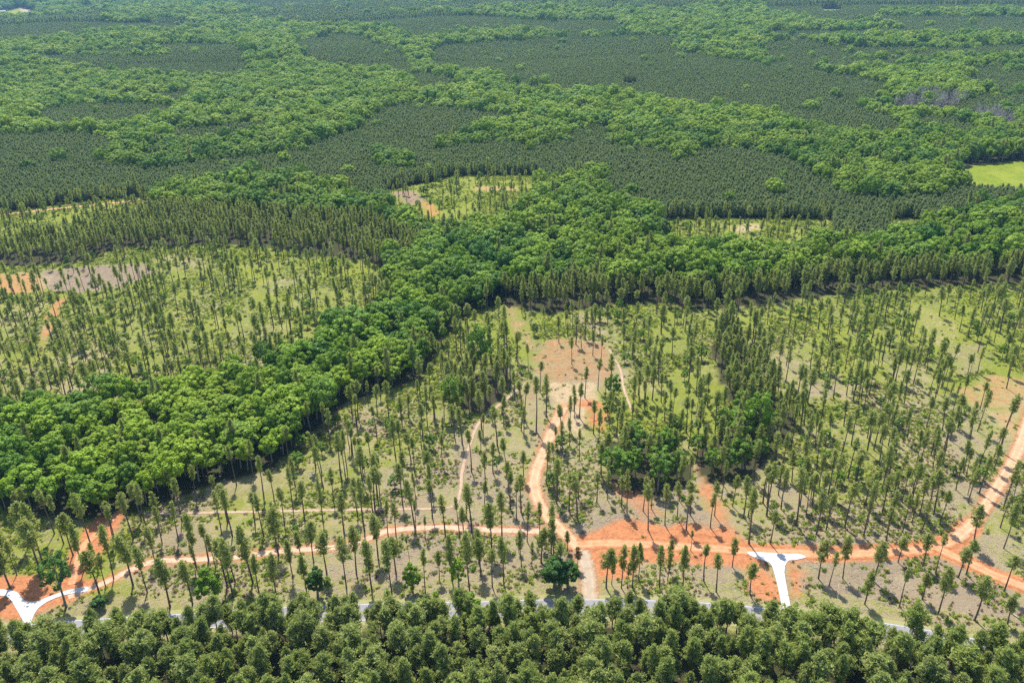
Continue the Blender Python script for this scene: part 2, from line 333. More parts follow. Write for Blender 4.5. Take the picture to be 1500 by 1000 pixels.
# ------------------------------------------------------------------ object helpers
def mesh(name, V, Fc, mats, mi=None, smooth=False):
    me = bpy.data.meshes.new(name); me.from_pydata([tuple(map(float, v)) for v in V], [], [tuple(map(int, f)) for f in Fc])
    for m in mats: me.materials.append(m)
    if mi is not None: me.polygons.foreach_set('material_index', np.asarray(mi, np.int32))
    if smooth: me.polygons.foreach_set('use_smooth', np.ones(len(me.polygons), bool))
    me.update()
    return me
def put(name, me, parent=None, col=COL):
    o = bpy.data.objects.new(name, me); col.objects.link(o)
    if parent: o.parent = parent
    return o
def tag(o, label=None, cat=None, group=None, kind=None):
    for k, v in (('label', label), ('category', cat), ('group', group), ('kind', kind)):
        if v: o[k] = v
    return o

# ------------------------------------------------------------------ ground sheet (one fan-shaped sheet, finer near the camera)
rows = [150.0]
while rows[-1] < 11500: rows.append(rows[-1]*1.0052)
rows = np.array(rows); cols = np.arange(-1.15, 1.1501, .0052)
RR, CC = np.meshgrid(rows, cols, indexing='ij')
gx, gy = (RR*CC).ravel(), (RR-190).ravel()
GP = np.stack([gx, gy], 1)
gz = terrain(gx, gy)
nr, nc = len(rows), len(cols)
me = bpy.data.meshes.new('ground')
me.vertices.add(nr*nc); me.vertices.foreach_set('co', np.stack([gx, gy, gz], 1).astype(np.float32).ravel())
idx = np.arange(nr*nc).reshape(nr, nc)
q = np.stack([idx[:-1, :-1], idx[:-1, 1:], idx[1:, 1:], idx[1:, :-1]], -1).reshape(-1, 4)
me.loops.add(q.size); me.loops.foreach_set('vertex_index', q.ravel().astype(np.int32))
me.polygons.add(len(q)); me.polygons.foreach_set('loop_start', np.arange(0, q.size, 4, dtype=np.int32))
me.polygons.foreach_set('use_smooth', np.ones(len(q), bool))
me.update(calc_edges=True)
zone = classify(GP)
near = gy < 1500
clay, sand, grey = (np.zeros(len(GP)) for _ in range(3))
for poly, c, s, g in CLAYS:
    lo, hi = poly.min(0)-6, poly.max(0)+6; kk = np.nonzero((GP[:, 0] > lo[0]) & (GP[:, 0] < hi[0]) & (GP[:, 1] > lo[1]) & (GP[:, 1] < hi[1]))[0]
    if not len(kk): continue
    gp_ = GP[kk]; sd = seg_dist(gp_, np.vstack([poly, poly[:1]]))*np.where(inside(gp_, poly), 1, -1)
    f = np.clip(.45+(sd+(fbm(gp_[:, 0], gp_[:, 1], 9, 66)-.5)*9)/7, 0, 1)
    clay[kk] = np.maximum(clay[kk]*(1-f*(c < .5)), f*c); sand[kk] = np.maximum(sand[kk], f*s); grey[kk] = np.maximum(grey[kk], f*g)
for k, (ln, w, mg, sh) in TRACKS.items():
    d = seg_dist(GP[near], ln); f = np.clip(1-(d-w*.5)/mg, 0, 1)
    amt = {0: .6, 1: .5, 2: .45, 3: .9, 4: .3}[sh]
    clay[near] = np.maximum(clay[near], f*amt)
droad = np.full(len(GP), 1e9); droad[near] = seg_dist(GP[near], ROAD)
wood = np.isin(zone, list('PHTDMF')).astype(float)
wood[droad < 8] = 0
field = (zone == 'X').astype(float)*(gy < 1000)
pp = proj(np.stack([gx, gy, gz], 1)); py = np.where(pp[:, 2] > 1, pp[:, 1], 900)
lush = np.interp(py, [250, 430, 520, 640, 760, 900], [.80, .72, .62, .47, .41, .43])+(fbm(gx, gy, 45, 5)-.5)*.7
lush += np.clip((pp[:, 0]-900)/600, 0, 1)*.12*(py < 780)+np.clip((250-pp[:, 0])/400, 0, .3)*(py > 690)
lush[droad < 14] = .5
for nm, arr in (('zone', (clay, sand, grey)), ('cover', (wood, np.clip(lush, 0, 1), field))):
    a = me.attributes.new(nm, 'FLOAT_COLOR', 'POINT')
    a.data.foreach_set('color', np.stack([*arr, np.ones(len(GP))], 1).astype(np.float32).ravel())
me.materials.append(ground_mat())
tag(put('ground', me), 'rolling ground of red clay, straw grass and forest floor', 'ground', kind='structure')

# ------------------------------------------------------------------ roads
def smooth_line(P, step=2.0):
    P = np.asarray(P); n = len(P); out = []
    E = np.vstack([2*P[0]-P[1], P, 2*P[-1]-P[-2]])
    for i in range(n-1):
        a, b, c, d = E[i], E[i+1], E[i+2], E[i+3]; k = max(2, int(np.linalg.norm(c-b)/step))
        t = np.linspace(0, 1, k, endpoint=False)[:, None]
        out.append(.5*(2*b+(c-a)*t+(2*a-5*b+4*c-d)*t*t+(3*b-a-3*c+d)*t**3))
    out.append(P[-1:])
    return np.vstack(out)
def strip(ln, offs, z, jitter=0, seed=0):
    t = np.gradient(ln, axis=0); t /= np.linalg.norm(t, axis=1)[:, None]+1e-9
    nrm = np.stack([-t[:, 1], t[:, 0]], 1); V = []; A = []; m = len(offs); mx = max(abs(o) for o in offs)
    for j, o in enumerate(offs):
        jj = 1+jitter*(fbm(ln[:, 0], ln[:, 1], 14, seed+j)-.5)
        p = ln+nrm*(o*jj)[:, None] if jitter else ln+nrm*o
        V.append(np.column_stack([p, terrain(p[:, 0], p[:, 1])+z])); A.append(np.full(len(ln), o/mx))
    n = len(ln); V = np.stack(V, 1).reshape(-1, 3); A = np.stack(A, 1).ravel()
    Fc = [(i*m+j, (i+1)*m+j, (i+1)*m+j+1, i*m+j+1) for i in range(n-1) for j in range(m-1)]
    return V, [f[::-1] for f in Fc], A
rl = smooth_line(ROAD, 3)
V, Fc, A = strip(rl, (-5.6, 0, 5.6), .02); o = put('road_verge', mesh('road_verge', V, Fc, [M_VERGE])); tag(o, 'mown straw-green strip along both sides of the grey road', 'verge', kind='structure')
V, Fc, A = strip(rl, (-3.9, 0, 3.9), .06); o = put('road', mesh('road', V, Fc, [M_ASPH])); tag(o, 'grey two-lane asphalt road half hidden by pines', 'road', kind='structure')
VV, FF, MI2 = [], [], []
for off, w, mi in ((-3.45, .10, 0), (3.45, .10, 0), (-.16, .06, 1), (.16, .06, 1)):
    V, Fc, A = strip(rl, (off-w, off+w), .085); b = len(VV); VV += list(V); FF += [tuple(b+i for i in f) for f in Fc]; MI2 += [mi]*len(Fc)
o = put('road_markings', mesh('road_markings', VV, FF, [M_PAINT, M_YELLOW], MI2)); tag(o, 'white edge lines and double yellow centre line on the grey road', 'road markings', kind='structure')
TL = {'a': 'pale clay track winding left from the junction to the forked driveway', 'b': 'wide sandy clay road curving up to the cleared pad',
      'c': 'tan gravel apron joining the clay junction to the paved road', 'd': 'red clay road running right past the white T driveway',
      'e': 'red clay branch dropping to the lower right corner', 'f': 'narrow pale track between thinned pines above the main track',
      'g': 'short washed-out red track climbing from the forked driveway', 'h': 'pale sandy track along the far pine edge',
      'j': 'pale sandy road climbing from the red fork along the right edge', 'i': 'thin grey skid trail right of the cleared pad'}
for n_, (ln, w, mg, sh) in TRACKS.items():
    l = smooth_line(ln, 1.6); z = .03+.006*list(TRACKS).index(n_)
    V, Fc, A = strip(l, [w*.5*k for k in (-1.25, -.8, -.4, 0, .4, .8, 1.25)], z, .35, 40+ord(n_))
    m_ = mesh('dirt_track', V, Fc, [M_TRACK[sh]]); a = m_.attributes.new('across', 'FLOAT', 'POINT'); a.data.foreach_set('value', (A*1.25).astype(np.float32))
    tag(put('dirt_track', m_), TL[n_], 'track', kind='structure')
def close_smooth(P, step=.8):
    P = np.asarray(P); n = len(P); out = []
    for i in range(n):
        a, b, c, d = P[i-1], P[i], P[(i+1) % n], P[(i+2) % n]; k = max(2, int(np.linalg.norm(c-b)/step))
        t = np.linspace(0, 1, k, endpoint=False)[:, None]
        cr = .5*(2*b+(c-a)*t+(2*a-5*b+4*c-d)*t*t+(3*b-a-3*c+d)*t**3); out.append(.6*cr+.4*(b+(c-b)*t))
    return np.vstack(out)
import bmesh
for P, lb in zip(CONCRETE, ('white concrete driveway forking into a Y at lower left', 'white concrete driveway shaped like a T amid red clay')):
    p = close_smooth(P); bm = bmesh.new()
    f = bm.faces.new([bm.verts.new((a, b, .17)) for a, b in p]); bmesh.ops.recalc_face_normals(bm, faces=[f])
    if f.normal.z < 0: f.normal_flip()
    r = bmesh.ops.extrude_face_region(bm, geom=[f]); bmesh.ops.translate(bm, vec=(0, 0, -.16), verts=[g for g in r['geom'] if isinstance(g, bmesh.types.BMVert)])
    bmesh.ops.recalc_face_normals(bm, faces=bm.faces); bmesh.ops.triangulate(bm, faces=[x for x in bm.faces if len(x.verts) > 4])
    m_ = bpy.data.meshes.new('driveway'); bm.to_mesh(m_); bm.free(); m_.materials.append(M_CONC)
    tag(put('driveway', m_), lb, 'driveway', kind='structure')

# ------------------------------------------------------------------ plants
def unit(v): return v/(np.linalg.norm(v, axis=-1, keepdims=True)+1e-9)
def cards(c, nrm, w, l, r):
    """small leaf-sized diamonds: centres, normals, half sizes"""
    n = len(c); a = unit(np.cross(nrm, unit(r.normal(size=(n, 3))))); b = np.cross(nrm, a)
    w = np.broadcast_to(w, (n,))[:, None]; l = np.broadcast_to(l, (n,))[:, None]
    sk = r.uniform(-.4, .4, (n, 1))
    V = np.stack([c-a*l, c+b*w+a*l*sk, c+a*l, c-b*w+a*l*sk*.5], 1).reshape(-1, 3)
    return V, np.arange(4*n).reshape(n, 4)
def tube(path, rad, seg=6):
    path = np.asarray(path, float); V = []; Fc = []
    for i, (p, r_) in enumerate(zip(path, rad)):
        t = path[min(i+1, len(path)-1)]-path[max(i-1, 0)]; t = t/np.linalg.norm(t)
        u = np.cross(t, [1, 0, .3]); u /= np.linalg.norm(u); w = np.cross(t, u)
        for k in range(seg):
            an = 2*math.pi*k/seg; V.append(p+r_*(u*math.cos(an)+w*math.sin(an)))
    for i in range(len(path)-1):
        for k in range(seg): Fc.append((i*seg+k, i*seg+(k+1) % seg, (i+1)*seg+(k+1) % seg, (i+1)*seg+k))
    return V, Fc
class Bag:
    def __init__(s): s.V = []; s.F = []
    def add(s, V, Fc):
        b = len(s.V); s.V += [tuple(v) for v in V]; s.F += [tuple(int(i)+b for i in f) for f in Fc]
def pine(seed, h=18, base=.52, wid=2.3, nb=46, full=1.0, cs=.42, tilt=.1, top=1.0):
    """tapered stem, whorls of limbs, needle tufts along their outer parts"""
    r = np.random.default_rng(seed); T, Cr = Bag(), Bag()
    bend = r.normal(0, .018*h, 2); zz = np.linspace(0, 1, 8)
    st = lambda t: np.array([bend[0]*(t*t)+.12*math.sin(5*t+seed), bend[1]*t*t, t*h])
    T.add(*tube([st(t) for t in zz], [.25*(1-t*.82)*(h/18)+.02 for t in zz], 7))
    C, D = [], []
    for i in range(nb):
        u = (i+r.uniform(0, 1))/nb; t = base+(1-base)*u*.985
        prof = (math.sin(math.pi*min(1, (u*.86+.16)))**.75)*top+(1-top)*(1-u)
        L = wid*prof*r.uniform(.55, 1.15); az = i*2.4+r.normal(0, .5)
        if u < .2 and r.random() < .35: L *= .45
        el = tilt+.75*u+r.normal(0, .18); p0 = st(t)
        d = np.array([math.cos(az)*math.cos(el), math.sin(az)*math.cos(el), math.sin(el)])
        p1 = p0+d*L
        T.add(*tube([p0, p0+d*L*.55+[0, 0, -.03*L], p1], [.055, .035, .012], 3))
        k = max(2, int((3+5*prof)*full))
        for s in np.linspace(.32, 1.05, k):
            C.append(p0+d*L*s+r.normal(0, .20*L/2.3+.08, 3)); D.append(unit(d+[0, 0, .5]))
    C.append(st(.985)); D.append(np.array([0, 0, 1.]))
    C, D = np.array(C), np.array(D); m = 6
    c = np.repeat(C, m, 0)+r.normal(0, .26, (len(C)*m, 3)); n = unit(r.normal(size=(len(c), 3))+np.repeat(D, m, 0)*.7)
    Cr.add(*cards(c, n, r.uniform(.10, .19, len(c))*cs/.42, r.uniform(.3, .55, len(c))*cs/.42, r))
    return T, Cr
def broad(seed, h=19, R=6.3, lobes=34, per=75, cs=.42, low=.30, stem=True):
    """trunk, limbs and a lobed crown of leaf clumps"""
    r = np.random.default_rng(seed); T, Cr = Bag(), Bag()
    hc = h*(1+low)/2; vz = h*(1-low)/2
    if stem: T.add(*tube([(0, 0, 0), (.1, .05, h*.2), (.05, .2, hc*.8), (0, .1, hc+vz*.4)], [.36, .29, .2, .06], 7))
    G_ = 2.39996; ctr = []
    for i in range(lobes):
        u = 1-1.55*(i+.5)/lobes; s = math.sqrt(max(0, 1-u*u)); a = i*G_+r.normal(0, .3)
        k = r.uniform(.52, .92)
        ctr.append((R*s*math.cos(a)*k*1.05, R*s*math.sin(a)*k*1.05, hc+vz*u*k*1.02, R*r.uniform(.20, .37)))
    if stem:
        for x, y, z, q_ in ctr[::4]:
            T.add(*tube([(0, .1, h*.33), (x*.5, y*.5, h*.33+(z-h*.33)*.55), (x*.9, y*.9, z)], [.14, .09, .03], 4))
    cs_, ns = [], []
    for x, y, z, q_ in ctr:
        d = unit(r.normal(size=(per, 3))+unit(np.array([x, y, (z-hc)*1.2+1.5]))*.9)
        cs_.append(np.array([x, y, z])+d*q_*r.uniform(.72, 1.06, (per, 1))*[1, 1, .82]); ns.append(unit(d+r.normal(0, .32, (per, 3))+[0, 0, .3]))
    c, n = np.vstack(cs_), np.vstack(ns)
    Cr.add(*cards(c, n, r.uniform(.24, .42, len(c))*cs/.42, r.uniform(.34, .62, len(c))*cs/.42, r))
    return T, Cr
def young(seed, h=11.5, w=2.1):
    r = np.random.default_rng(seed); T, Cr = Bag(), Bag()
    T.add(*tube([(0, 0, 0), (0, 0, h*.9)], [.13, .03], 5)); C = []
    for i in range(60):
        u = (i+.5)/60; t = .22+.78*u; L = w*(1-u)**.5*r.uniform(.55, 1.1)+.12; az = i*2.4
        for s in (.45, .75, 1.0): C.append((L*s*math.cos(az), L*s*math.sin(az), t*h+L*s*.3))
    C = np.array(C)+r.normal(0, .1, (len(C), 3)); c = np.repeat(C, 3, 0)+r.normal(0, .2, (len(C)*3, 3))
    n = unit(r.normal(size=(len(c), 3))+[0, 0, .9])
    Cr.add(*cards(c, n, .24, .5, r))
    return T, Cr
def bush(seed, h=2.0, w=1.3, n=170, s=.2):
    r = np.random.default_rng(seed); Cr = Bag(); T = Bag()
    lob = [(r.normal(0, .42*w), r.normal(0, .42*w), h*r.uniform(.3, .72), r.uniform(.32, .55)*w) for _ in range(7)]
    c, d_ = [], []
    for i in range(n):
        x, y, z, q_ = lob[i % 7]; d = unit(r.normal(size=3)+[0, 0, .4]); c.append(np.array([x, y, z])+d*q_*[1, 1, h/w*.55]); d_.append(unit(d+r.normal(0, .4, 3)))
    c = np.array(c); c[:, 2] = np.maximum(c[:, 2], .06)
    Cr.add(*cards(c, np.array(d_), r.uniform(.7, 1.2, n)*s, r.uniform(1, 1.8, n)*s, r))
    for k in range(5): T.add(*tube([(0, 0, -.05), (lob[k][0]*.8, lob[k][1]*.8, lob[k][2])], [.05, .02], 4))
    return T, Cr
def deadtree(seed, h=15):
    r = np.random.default_rng(seed); T = Bag()
    T.add(*tube([(0, 0, 0), (.1, 0, h*.5), (.2, .1, h)], [.3, .2, .05], 6))
    for i in range(26):
        t = r.uniform(.35, .97); az = r.uniform(0, 6.28); L = (1.1-t)*h*.45*r.uniform(.6, 1.2); d = np.array([math.cos(az), math.sin(az), r.uniform(.5, 1.1)])
        p = np.array([.1, 0, t*h]); T.add(*tube([p, p+d*L*.6, p+d*L], [.12, .08, .03], 4))
        for j in range(4):
            s = r.uniform(.4, 1); e = unit(d+r.normal(0, .7, 3)); T.add(*tube([p+d*L*s, p+d*L*s+e*L*.45], [.06, .02], 3))
    return T
LIB = bpy.data.collections.new('tree_kinds')        # model kinds; not linked to the scene, the planted trees share their meshes
class Kind: pass
def kind(name, TC, leaf, bark):
    T, Cr = TC; k = Kind()
    k.trunk = mesh(name+'_trunk', T.V, T.F, [bark], smooth=True); k.crown = mesh(name+'_crown', Cr.V, Cr.F, [leaf])
    b = Bag(); b.add(Cr.V, Cr.F); b.add(T.V, T.F)
    k.whole = mesh(name, b.V, b.F, [leaf, bark], [0]*len(Cr.F)+[1]*len(T.F))
    k.h = max(v[2] for v in Cr.V); k.w = max(abs(v[0]) for v in Cr.V)
    return k
PINES = [kind('pine', pine(100+i, 18, .56+.05*(i % 4), 1.15+.26*(i % 3), 20+5*(i % 3), .8, .36), M_PINE, M_BARK) for i in range(9)]
TALLS = [kind('tall_pine', pine(150+i, 18, .36+.05*(i % 2), 1.9, 40, .85, .40), M_PINE, M_BARK) for i in range(3)]
MIDS = [kind('mid_pine', pine(180+i, 15, .44+.05*(i % 3), 1.5+.3*(i % 3), 34+4*(i % 2), .9, .36), M_PINE, M_BARK) for i in range(6)]
FRONTS = [kind('bushy_pine', pine(200+i, 12.5, .36+.05*(i % 3), 2.0+.35*(i % 3), 50+4*(i % 2), 1.25, .36, .2), M_FRONT, M_BARK) for i in range(7)]
YOUNGS = [kind('young_pine', young(300+i, 11+i*.6, 2.3+.15*i), M_PLANT, M_BARK) for i in range(4)]
BROADS = [kind('broadleaf', broad(400+i, 16+i % 4, 4.3+.75*(i % 4), 30+6*(i % 3), 70), M_BROAD, M_GREYB) for i in range(7)]
VALLEY = [kind('valley_broadleaf', broad(430+i, 15+i % 4, 4.5+.75*(i % 4), 28+6*(i % 3), 66), M_VALLEY, M_GREYB) for i in range(6)]
CLUMPS = [kind('clump_tree', broad(470+i, 15, 3.9, 24, 60, .38, .15), M_CLUMP, M_GREYB) for i in range(3)]
NARROW = [kind('narrow_broadleaf', broad(450+i, 15, 2.9, 24, 60, .36, .12), M_BROAD, M_GREYB) for i in range(3)]
BUSHES = [kind('bush', bush(500+i, 1.6+.2*i, 1.2+.1*i), (M_CLUMP, M_BROAD, M_WEED, M_BRIGHT)[i], M_GREYB) for i in range(4)]
WEEDS = [kind('weed', bush(540+i, .85, 1.0, 50, .2), M_WEED, M_GREYB) for i in range(4)]
M_SCRUB = leaf_mat('dry_scrub', (.140, .095, .050), (.230, .170, .100), (.190, .130, .070), .3, patch=25)
SCRUB = [kind('scrub', bush(548+i, .7, .9, 40, .17), M_SCRUB, M_GREYB) for i in range(3)]
DEADS = [mesh('dead_tree', *(lambda t: (t.V, t.F))(deadtree(560+i, 14+i)), [M_DEAD]) for i in range(3)]

# ------------------------------------------------------------------ planting
def scatter(y0, y1, sp, jit=.42, xw=.78, seed=0):
    """jittered grid over the land the photograph could see, from depth y0 to y1"""
    r = np.random.default_rng(seed); ys = np.arange(y0, y1, sp*.87); out = []
    for i, yy in enumerate(ys):
        hw = max(150, xw*(yy+20)+30); xs = np.arange(-hw, hw, sp)+(i % 2)*sp*.5
        out.append(np.stack([xs, np.full(len(xs), yy)], 1))
    p = np.vstack(out)
    return p+r.uniform(-jit, jit, p.shape)*sp
def clear_of_tracks(p, extra):
    ok = np.ones(len(p), bool); k = np.nonzero(p[:, 1] < 1000)[0]; q_ = p[k]; o_ = np.ones(len(k), bool)
    for ln, w, mg, sh in TRACKS.values(): o_ &= seg_dist(q_, ln) > w*.5+extra
    o_ &= seg_dist(q_, ROAD) > 5.5+extra*.8
    for P in CONCRETE: o_ &= ~inside(q_, P) & (seg_dist(q_, np.vstack([P, P[:1]])) > extra)
    ok[k] = o_
    return ok
BARE = [c[0] for c in CLAYS]
def bare(p):
    m = np.zeros(len(p), bool)
    for b in BARE: m |= inside(p, b)
    return m
TREES = {'pine': [], 'young': [], 'broad': []}        # rows: x, y, kind index, scale, rot, zone
# pines the photograph shows one by one: (base x, base y, top x, top y)
def zp(ox, oy, k, L): return [(ox+a/k, oy+b/k, ox+c/k, oy+d/k) for a, b, c, d in L]
SEEN = zp(1125,660,2.941,[(565,670,595,480),(735,700,775,510),(890,730,930,540),(415,660,425,500),(215,550,230,390),(265,580,290,440),(320,550,335,380),(455,560,490,390),(665,500,690,360),(820,545,860,390),(665,640,685,500),(1015,610,1050,440),(1030,745,1055,600),(410,370,440,140),(210,360,235,160),(120,320,130,90),(250,340,265,180),(330,330,355,140),(510,390,535,240),(490,270,520,100),(620,310,650,160),(740,320,765,160),(715,270,750,60),(880,415,935,235),(665,340,685,190),(1000,330,1040,170),(1015,420,1060,230),(430,320,450,180),(10,400,25,240),(45,190,60,60),(185,210,205,80),(910,180,940,20),(860,190,880,60),(560,480,575,350)]) \
 + zp(750,660,2.941,[(635,590,650,420),(675,520,680,390),(735,590,750,420),(825,560,835,400),(880,605,885,450),(950,500,962,370),(1025,620,1040,460),(770,430,775,350),(520,590,545,390),(470,590,472,410),(405,590,405,415),(495,590,500,490),(430,575,425,450),(280,290,285,100),(245,260,240,60),(125,480,130,300),(40,500,32,340),(85,500,90,380),(180,490,172,290),(65,390,75,230),(660,320,670,150),(750,340,762,160),(855,330,870,170),(1020,400,1045,170),(565,260,570,90),(600,250,610,110),(470,240,475,100),(365,220,370,80),(950,240,965,100),(410,210,405,80),(195,200,200,60),(240,430,240,340),(670,560,668,440),(545,560,550,400),(20,300,22,120),(30,440,30,380)]) \
 + zp(375,660,2.941,[(20,640,5,420),(90,640,82,450),(160,550,150,370),(220,620,205,430),(248,480,235,280),(303,530,290,330),(390,590,380,380),(435,530,424,300),(500,600,490,380),(530,470,525,270),(585,610,570,380),(605,530,600,350),(660,460,655,370),(730,610,730,420),(790,560,785,420),(845,560,830,360),(920,600,910,360),(970,540,962,360),(1070,580,1080,370),(570,370,570,190),(95,450,85,250),(468,345,460,110),(690,360,690,220),(730,380,735,270),(815,360,815,160),(895,400,890,220),(930,350,930,130),(1015,440,1015,230),(1060,380,1065,190),(195,470,188,330),(290,310,280,120),(380,360,375,190),(510,250,500,50),(605,370,600,200),(685,330,680,130),(760,290,755,130),(35,370,25,190),(125,320,118,160),(210,300,205,120),(160,250,152,60)]) \
 + zp(0,660,2.941,[(45,590,5,370),(25,480,0,330),(180,540,130,290),(360,520,330,310),(315,450,260,250),(430,620,398,420),(455,590,425,420),(575,580,545,270),(635,610,608,390),(735,670,715,430),(830,660,805,470),(490,550,442,330),(900,470,890,290),(930,510,908,360),(1005,630,988,390),(1090,570,1078,340),(770,390,750,190),(845,500,815,220),(185,480,140,220),(275,400,240,180),(120,420,75,230),(395,410,345,190),(500,430,470,240),(610,300,585,130),(1000,370,975,180),(955,360,930,170),(560,480,540,330),(670,490,655,330),(700,400,690,250)])
SEEN += zp(750,480,4.544,[(450,600,462,370),(228,590,232,290),(163,690,160,350),(85,620,88,360),(55,560,58,330),(330,780,335,510),(390,690,388,470),(415,600,418,440),(295,790,288,660),(620,470,625,310),(655,430,662,150),(810,540,822,320),(545,640,540,500)])
SEEN += zp(1350,480,4.545,[(520,820,570,460),(400,570,450,400),(590,620,600,520),(320,310,345,170)])
seen_pts = []
r_ = np.random.default_rng(5)
for bx, by, tx, ty in SEEN:
    b = unproj([(bx, by)])[0]
    d = np.hypot(*b); al = math.atan2(CAM_H, d)                      # height that brings the top to ty
    hs = np.linspace(4, 30, 131); tops = proj(np.column_stack([np.full(131, b[0]), np.full(131, b[1]), hs]))[:, 1]
    h = float(np.interp(-ty, -tops, hs)); h = min(max(h, 8), 25)
    k = int(r_.integers(0, 9)); seen_pts.append(b)
    kd_ = MIDS[k % 6] if (by > 800 and r_.random() < .75) else PINES[k]
    TREES['pine'].append((b[0], b[1], kd_, h/kd_.h, r_.uniform(0, 6.28), 'S'))
seen_pts = np.array(seen_pts)
def min_dist(p, q_, r):
    ok = np.ones(len(p), bool)
    for c in q_: ok &= (np.abs(p[:, 0]-c[0]) > r) | (np.abs(p[:, 1]-c[1]) > r)
    return ok
def add(key, p, kinds, smin, smax, zname, seed, hs=None):
    r = np.random.default_rng(seed)
    for i in range(len(p)):
        TREES[key].append((p[i, 0], p[i, 1], kinds[int(r.integers(0, len(kinds)))], r.uniform(smin, smax)*(hs[i] if hs is not None else 1), r.uniform(0, 6.28), zname))
# the wood in front of the road
p = scatter(95, 260, 5.0, .44, seed=1); p = p[(classify(p) == 'F') & clear_of_tracks(p, .8)]
p = p[seg_dist(p, ROAD) >= 17]
p2 = scatter(95, 260, 3.9, .46, seed=2); p2 = p2[(classify(p2) == 'F') & clear_of_tracks(p2, .3) & (seg_dist(p2, ROAD) < 17)]; p = np.vstack([p, p2])
rf = np.random.default_rng(3); hs = np.linspace(4, 18, 57)
for a, b in p:
    kd_ = FRONTS[int(rf.integers(0, 7))]; q_ = proj(np.column_stack([np.full(57, a), np.full(57, b), hs])); want = kd_.h*rf.uniform(.72, 1.3)
    line = np.interp(q_[0, 0], [-100, 0, 60, 130, 250, 450, 700, 860, 900, 1000, 1100, 1145, 1200, 1300, 1500], [905, 906, 915, 893, 884, 871, 862, 870, 862, 868, 884, 896, 888, 893, 905])+rf.uniform(-24, 4)
    if any(g0 < q_[0, 0] < g1 for g0, g1 in ((784, 824), (698, 718), (248, 270), (1024, 1040), (1288, 1318), (1400, 1424))): line = (900 if q_[0, 0] < 600 else 888) if q_[0, 0] < 1100 else (918 if q_[0, 0] < 1350 else 938)
    mx = float(np.interp(-line, -q_[:, 1], hs)); h = min(want, mx)
    if h < 5.0: continue
    TREES['pine'].append((a, b, kd_, h/kd_.h, rf.uniform(0, 6.28), 'F'))
# thinned stands
p = scatter(190, 900, 6.6, .46, seed=4); z = classify(p); u = np.random.default_rng(6).random(len(p))
pr = proj(np.column_stack([p, np.zeros(len(p))])); px_, py_ = pr[:, 0], pr[:, 1]
dens = np.interp(py_, [300, 420, 520, 640, 740, 790, 900], [.16, .23, .36, .50, .55, .15, .02])
dens = np.where((px_ > 1080) & (py_ < 740), dens+.02, dens); dens = np.where((px_ < 560) & (py_ < 560) & (fbm(p[:, 0], p[:, 1], 60, 55) > .5), dens+.2, dens)
dens = np.where((px_ < 900) & (py_ > 640) & (py_ < 760), dens*.85, dens)
ok = (z == 'N') & (u < dens) & clear_of_tracks(p, 1.2) & ~(bare(p) & (u > .10))
p = p[ok]; p = p[min_dist(p, seen_pts, 3.2)]
pyy = proj(np.column_stack([p, np.zeros(len(p))]))[:, 1]
add('pine', p, PINES, .76, 1.12, 'N', 7)
p = scatter(240, 800, 11, .48, seed=15); z = classify(p); u = np.random.default_rng(16).random(len(p))
p = p[(z == 'N') & (u < .22*(.4+fbm(p[:, 0], p[:, 1], 50, 17))) & clear_of_tracks(p, 2) & ~bare(p)]
pyy = proj(np.column_stack([p, np.zeros(len(p))]))[:, 1]; p = p[pyy < 740]; add('broad', p, CLUMPS, .3, .62, 'N', 18)
# closed pines, clumps
p = scatter(190, 1000, 4.6, .44, seed=8); z = classify(p); u = np.random.default_rng(9).random(len(p))
ok = ((z == 'T') & (u < .56)) | ((z == 'M') & (u < .28))
py_ = proj(np.column_stack([p, np.zeros(len(p))]))[:, 1]
p = p[ok & clear_of_tracks(p, .5) & ~bare(p)]; add('pine', p, TALLS, .80, 1.08, 'T', 10)
# pines scattered among the broadleaf trees
p = scatter(190, 1000, 8, .46, seed=12); z = classify(p); u = np.random.default_rng(13).random(len(p)); p = p[(z == 'H') & (u < .10)]
add('pine', p, TALLS, .95, 1.2, 'H', 14)
# broadleaf wood
def dens_spacing(y0, y1, s): return scatter(y0, y1, s, .42, seed=int(y0))
for y0, y1, s, k in ((190, 900, 7.4, 1.02), (900, 1600, 9.8, 1.25), (1600, 2600, 14, 1.6), (2600, 6500, 20, 2.1)):
    p = dens_spacing(y0, y1, s); z = classify(p); u = np.random.default_rng(int(y0)+1).random(len(p))
    m = ((z == 'H') & (u < .92)) | ((z == 'D') & (u < .12)) | ((z == 'P') & (u < .006))
    hs = .62+.5*fbm(p[:, 0], p[:, 1], 35, 77, 2)+.26*np.random.default_rng(int(y0)+3).random(len(p))
    if y0 < 900: m2 = (z == 'M') & (u < .62); add('broad', p[m2], CLUMPS, .75, 1.1, 'B', 901)
    add('broad', p[m], BROADS if y0 < 900 else VALLEY, .72*k, 1.05*k, 'B', int(y0)+2, hs[m])
# plantation pines
for y0, y1, s, k in ((400, 900, 3.0, .80), (900, 1600, 3.5, .86), (1600, 2600, 5.2, 1.10), (2600, 6500, 11, 2.0)):
    p = scatter(y0, y1, s, .36, seed=int(y0)+5); z = classify(p); u = np.random.default_rng(int(y0)+6).random(len(p))
    m = (z == 'P') & (u < .96)
    add('young', p[m], YOUNGS, .9*k, 1.15*k, 'P', int(y0)+7)

